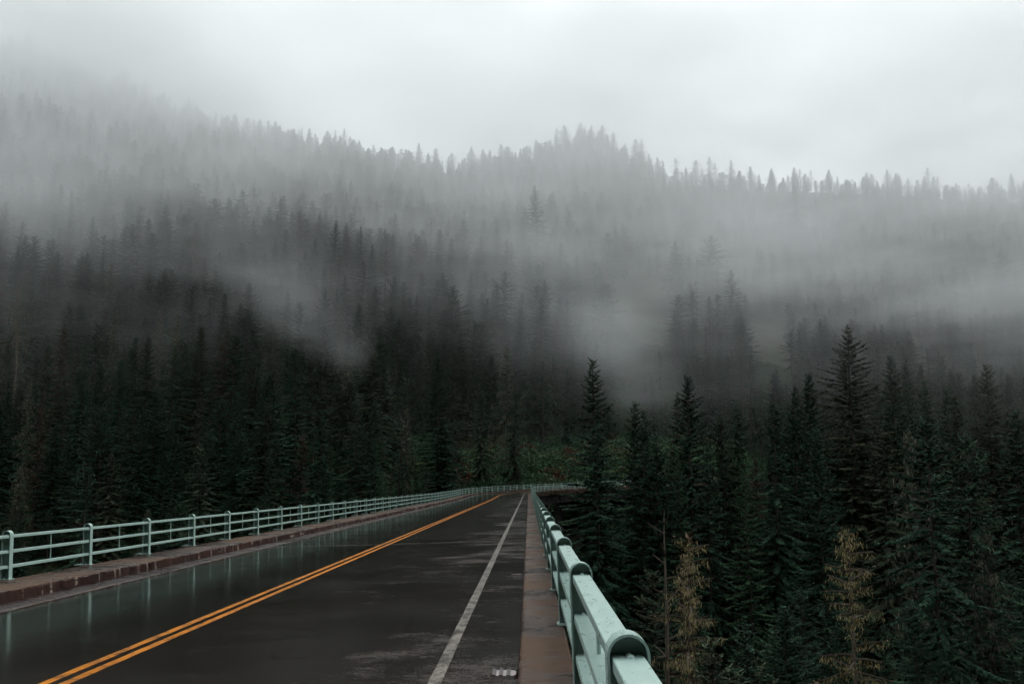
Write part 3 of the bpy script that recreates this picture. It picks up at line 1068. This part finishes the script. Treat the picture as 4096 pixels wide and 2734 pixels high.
for gx in np.arange(-260, 261, 8.5):
    for gy in np.arange(-300, -8, 8.5):
        x, y = gx + rng.uniform(-4, 4), gy + rng.uniform(-4, 4)
        if -17 < x < 7 or (y > -40 and rng.rand() < .3):
            continue
        back.append((x, y, tz(x, y) - .4, rng.uniform(30, 50), rng.randint(0, 12), rng.uniform(.9, 1.2)))
dd = np.hypot(pts[:, 0], pts[:, 1])
order = np.argsort(-(pts[:, 3] / dd) + rng.uniform(0, .01, len(pts)))
# one by one: the trees of the front rows that are really seen
keys = ['fir1', 'fir2', 'fir3', 'hem1', 'hem2', 'old1', 'old2', 'mossy', 'brown', 'green', 'broad1', 'broad2']
wts = np.array([.10, .10, .12, .10, .10, .12, .08, .06, .04, .04, .14, .12]); wts /= wts.sum()
lab = {
    ('l', 'n'): ('dark conifer among many alike in the front of the left forest, behind the left railing', 'conifers behind the left railing'),
    ('l', 'f'): ('misty conifer among many alike part way up the left slope', 'misty conifers part way up the left slope'),
    ('c', 'n'): ('dark conifer among many alike above the far end of the road', 'conifers above the road end'),
    ('c', 'f'): ('misty conifer among many alike on the slope above the road end', 'misty conifers on the slope above the road end'),
    ('r', 'n'): ('dark conifer filling the gorge right of the near railing, among many alike', 'conifers filling the gorge on the right'),
    ('r', 'f'): ('misty conifer among many alike part way up the right slope', 'misty conifers part way up the right slope'),
}
n_ind = 0
rest = []
for i in order:
    x, y, g, h = pts[i]
    pxx = px_of((x, y, g + h))
    inside = -150 < pxx[0] < 4246
    key = keys[rng.choice(len(keys), p=wts)]
    if n_ind < 235 and inside:
        side = 'l' if pxx[0] < 1500 else ('c' if pxx[0] < 2330 else 'r')
        toe = 238 + (.52 * x if x > 0 else .30 * x)
        dep = 'n' if y < toe + 45 else 'f'
        lb, gp = lab[(side, dep)]
        tree(key, (x, y, g), h, rng.uniform(.85, 1.2), lb, gp)
        n_ind += 1
    else:
        rest.append((x, y, g, h, keys.index(key), rng.uniform(.95, 1.45) * (1.0 + .30 * min(1, max(0, (y - 300) / 250)))))
print('trees', n_ind, len(rest), {k: v['n'] for k, v in PRO.items()})

# ---- one mass of far trees
def scatter(name, rows, meshes, nominal):
    """rows: x, y, z, height, index, width; instances of whole-tree meshes on the points of one object"""
    hid = bpy.data.collections.new(name + '_kinds')
    for i, me_ in enumerate(meshes):
        ob = bpy.data.objects.new('%s_kind_%02d' % (name, i), me_)
        hid.objects.link(ob)
    rows = np.array(rows)
    me_ = bpy.data.meshes.new(name)
    me_.vertices.add(len(rows))
    me_.vertices.foreach_set('co', rows[:, :3].astype(np.float32).ravel())
    def att(nm, typ, vals, field):
        a_ = me_.attributes.new(nm, typ, 'POINT')
        a_.data.foreach_set(field, np.asarray(vals).ravel())
    k = rows[:, 3] / np.array(nominal)[rows[:, 4].astype(int)]
    att('tree_scale', 'FLOAT_VECTOR', np.stack([k * rows[:, 5], k * rows[:, 5], k], 1).astype(np.float32), 'vector')
    rr = np.random.RandomState(5)
    att('tree_turn', 'FLOAT_VECTOR', np.stack([rr.normal(0, .02, len(rows)), rr.normal(0, .02, len(rows)), rr.uniform(0, 6.28, len(rows))], 1).astype(np.float32), 'vector')
    att('tree_kind', 'INT', rows[:, 4].astype(np.int32), 'value')
    ob = link(bpy.data.objects.new(name, me_))
    ng = bpy.data.node_groups.new(name, 'GeometryNodeTree')
    ng.interface.new_socket('Geometry', in_out='INPUT', socket_type='NodeSocketGeometry')
    ng.interface.new_socket('Geometry', in_out='OUTPUT', socket_type='NodeSocketGeometry')
    N_, L_ = ng.nodes, ng.links
    gi, go = N_.new('NodeGroupInput'), N_.new('NodeGroupOutput')
    m2p = N_.new('GeometryNodeMeshToPoints')
    ci = N_.new('GeometryNodeCollectionInfo')
    ci.inputs['Collection'].default_value = hid
    ci.inputs['Separate Children'].default_value = True
    ci.inputs['Reset Children'].default_value = True
    iop = N_.new('GeometryNodeInstanceOnPoints')
    iop.inputs['Pick Instance'].default_value = True
    def named(nm, typ):
        a_ = N_.new('GeometryNodeInputNamedAttribute')
        a_.data_type = typ
        a_.inputs[0].default_value = nm
        return [o__ for o__ in a_.outputs if o__.enabled][0]
    L_.new(gi.outputs[0], m2p.inputs[0])
    L_.new(m2p.outputs[0], iop.inputs['Points'])
    L_.new(ci.outputs[0], iop.inputs['Instance'])
    L_.new(named('tree_kind', 'INT'), iop.inputs['Instance Index'])
    L_.new(named('tree_turn', 'FLOAT_VECTOR'), iop.inputs['Rotation'])
    L_.new(named('tree_scale', 'FLOAT_VECTOR'), iop.inputs['Scale'])
    L_.new(iop.outputs[0], go.inputs[0])
    md = ob.modifiers.new('scatter', 'NODES')
    md.node_group = ng
    return ob
ff = scatter('forest', rest + back, [PRO[k]['whole'] for k in keys], [PRO[k]['H'] for k in keys])
tag(ff, 'conifer forest massed on the misty hillside behind the nearer trees', 'forest', kind='stuff')

# ------------------------------------------------------------------ brush
def make_bush(name, seed, fol, n=2000, leaf=.135):
    rg = np.random.RandomState(seed)
    V, F, T = [], [], []
    clumps = [(rg.normal(0, .42), rg.normal(0, .42), rg.uniform(.25, 1.0), rg.uniform(.25, .5)) for _ in range(12)]
    for i in range(n):
        cx, cy_, cz, cr_ = clumps[rg.randint(len(clumps))]
        d = rg.normal(0, 1, 3); d /= np.linalg.norm(d)
        r = cr_ * rg.uniform(.55, 1.05)
        p = np.array([cx, cy_, cz]) + d * r
        if p[2] < 0:
            p[2] = -p[2] * .5
        a = unit(d + rg.normal(0, .5, 3) - np.array([0, 0, .2]))
        s_ = unit(np.cross(a, rg.normal(0, 1, 3)))
        l = leaf * rg.uniform(.5, 1.2)
        k = len(V)
        V += [p, p + a * l * .5 + s_ * l * .3, p + a * l, p + a * l * .5 - s_ * l * .3]
        F.append((k, k + 1, k + 2, k + 3)); T.append(rg.uniform(.55, 1.3))
    me_ = bpy.data.meshes.new(name)
    me_.from_pydata([tuple(v) for v in V], [], F)
    a_ = me_.attributes.new('tint', 'FLOAT', 'FACE'); a_.data.foreach_set('value', T)
    me_.materials.append(M[fol])
    return me_
bushes = [make_bush('shrub', s, 'leaves') for s in (1, 2, 3)] + [make_bush('red_shrub', 4, 'red_leaves')]
rows = []
for _ in range(6500):
    x = rng.uniform(-55, 62); toe = 238 + (.52 * x if x > 0 else .30 * x)
    y = toe + rng.uniform(-16, 54)
    if deck_dist(x, y) < 2.0:
        continue
    rows.append((x, y, tz(x, y) - .15, 1.0 + 4.6 * rng.rand() ** 2.0, 3 if rng.rand() < .03 else rng.randint(0, 3), rng.uniform(.9, 1.5)))
for _ in range(9000):
    x, y = rng.uniform(25, 150), rng.uniform(245, 420)
    g = tz(x, y)
    q = px_of((x, y, g))
    if 2420 < q[0] < 3170 and 1150 < q[1] < 1960:
        rows.append((x, y, g - .15, rng.uniform(1.0, 3.0), 3 if rng.rand() < .02 else rng.randint(0, 3), rng.uniform(1., 1.6)))
for _ in range(5000):
    x, y = rng.uniform(-170, 170), rng.uniform(40, 300)
    if deck_dist(x, y) < 3.0 or (x > 0 and y < 215):
        continue
    rows.append((x, y, tz(x, y) - .15, rng.uniform(.8, 2.6), rng.randint(0, 3), rng.uniform(.9, 1.6)))
sh = scatter('undergrowth', rows, bushes, [1.0] * 4)
tag(sh, 'green leafy brush covering the bank behind the far railing and the clearings', 'brush', kind='stuff')

# ------------------------------------------------------------------ mist
mb = MB(); mb.box((-700, 130, 8), (700, 930, 380))
mist = mb.obj('mist', [bpy.data.materials.new('mist')])
tag(mist, 'low cloud drifting over the forested slope', 'mist', kind='stuff')
m = mist.data.materials[0]
m.use_nodes = True
N, L = m.node_tree.nodes, m.node_tree.links
N.clear()
out = N.new('ShaderNodeOutputMaterial')
pv = N.new('ShaderNodeVolumePrincipled')
pv.inputs['Color'].default_value = (.977, .996, .987, 1)
pv.inputs['Anisotropy'].default_value = .15
L.new(pv.outputs[0], out.inputs['Volume'])
P = geopos(N)
sx = N.new('ShaderNodeSeparateXYZ'); L.new(P, sx.inputs[0])
n1 = noise(N, L, mapping(N, L, P, (.0085, .006, .013), (3.3, 1.1, .4)), 1.0, 2, .5)
low = maprange(N, L, sx.outputs[2], 120, 230, 1.0, 0.04, True)
lift = mth(N, L, 'MULTIPLY', mth(N, L, 'MULTIPLY', mth(N, L, 'SUBTRACT', n1, .5), 230.0), low)
zz = mth(N, L, 'ADD', sx.outputs[2], lift)
g = maprange(N, L, zz, 10, 250, 0.0, 1.0)
g = mth(N, L, 'POWER', mth(N, L, 'MAXIMUM', g, 0.0), 1.65)
rot = N.new('ShaderNodeMapping')
rot.inputs['Rotation'].default_value = (0, R_(38), 0)
rot.inputs['Scale'].default_value = (.015, .013, .055)
rot.inputs['Location'].default_value = (1.3, 5.2, .7)
L.new(P, rot.inputs['Vector'])
n2 = noise(N, L, rot.outputs[0], 1.0, 3, .6)
torn = mth(N, L, 'ADD', 1.0, mth(N, L, 'MULTIPLY', low, mth(N, L, 'SUBTRACT', maprange(N, L, n2, .40, .68, .35, 2.9), 1.0)))
g = mth(N, L, 'MULTIPLY', g, torn)
front = maprange(N, L, sx.outputs[1], 135, 215, 0.0, 1.0, True)
dens = mth(N, L, 'MULTIPLY', g, .0068)
dens = mth(N, L, 'ADD', dens, .00010)
# torn shreds of mist hanging lower on the slope
def blob(c, r, amt, ang=0.0):
    """a torn drift of mist: centre, half sizes, peak density, slant in the XZ plane"""
    global dens
    m_ = N.new('ShaderNodeMapping'); m_.vector_type = 'TEXTURE'
    m_.inputs['Location'].default_value = tuple(c)
    m_.inputs['Rotation'].default_value = (0, R_(ang), 0)
    m_.inputs['Scale'].default_value = tuple(r)
    L.new(P, m_.inputs['Vector'])
    d_ = N.new('ShaderNodeVectorMath'); d_.operation = 'DOT_PRODUCT'
    L.new(m_.outputs[0], d_.inputs[0]); L.new(m_.outputs[0], d_.inputs[1])
    v = mth(N, L, 'SUBTRACT', 1.0, d_.outputs['Value'], clamp=True)
    v = mth(N, L, 'POWER', v, 2.2)
    v = mth(N, L, 'MULTIPLY', v, maprange(N, L, n2, .44, .62, .14 * amt, amt))
    dens = mth(N, L, 'ADD', dens, v)
blob(at(150, 250, 560), (190, 190, 90), .0190)
blob(at(4000, 620, 600), (150, 170, 60), .0050)
blob(at(1060, 1000, 245), (44, 44, 18), .0165, 46)
blob(at(1240, 1270, 240), (24, 40, 10), .0130, 38)
blob(at(2440, 1330, 245), (38, 40, 15), .0095, 62)
blob(at(3650, 1110, 255), (82, 55, 27), .0095, 8)
blob(at(2150, 1000, 270), (60, 60, 26), .0030)
dens = mth(N, L, 'MULTIPLY', dens, front)
L.new(dens, pv.inputs['Density'])
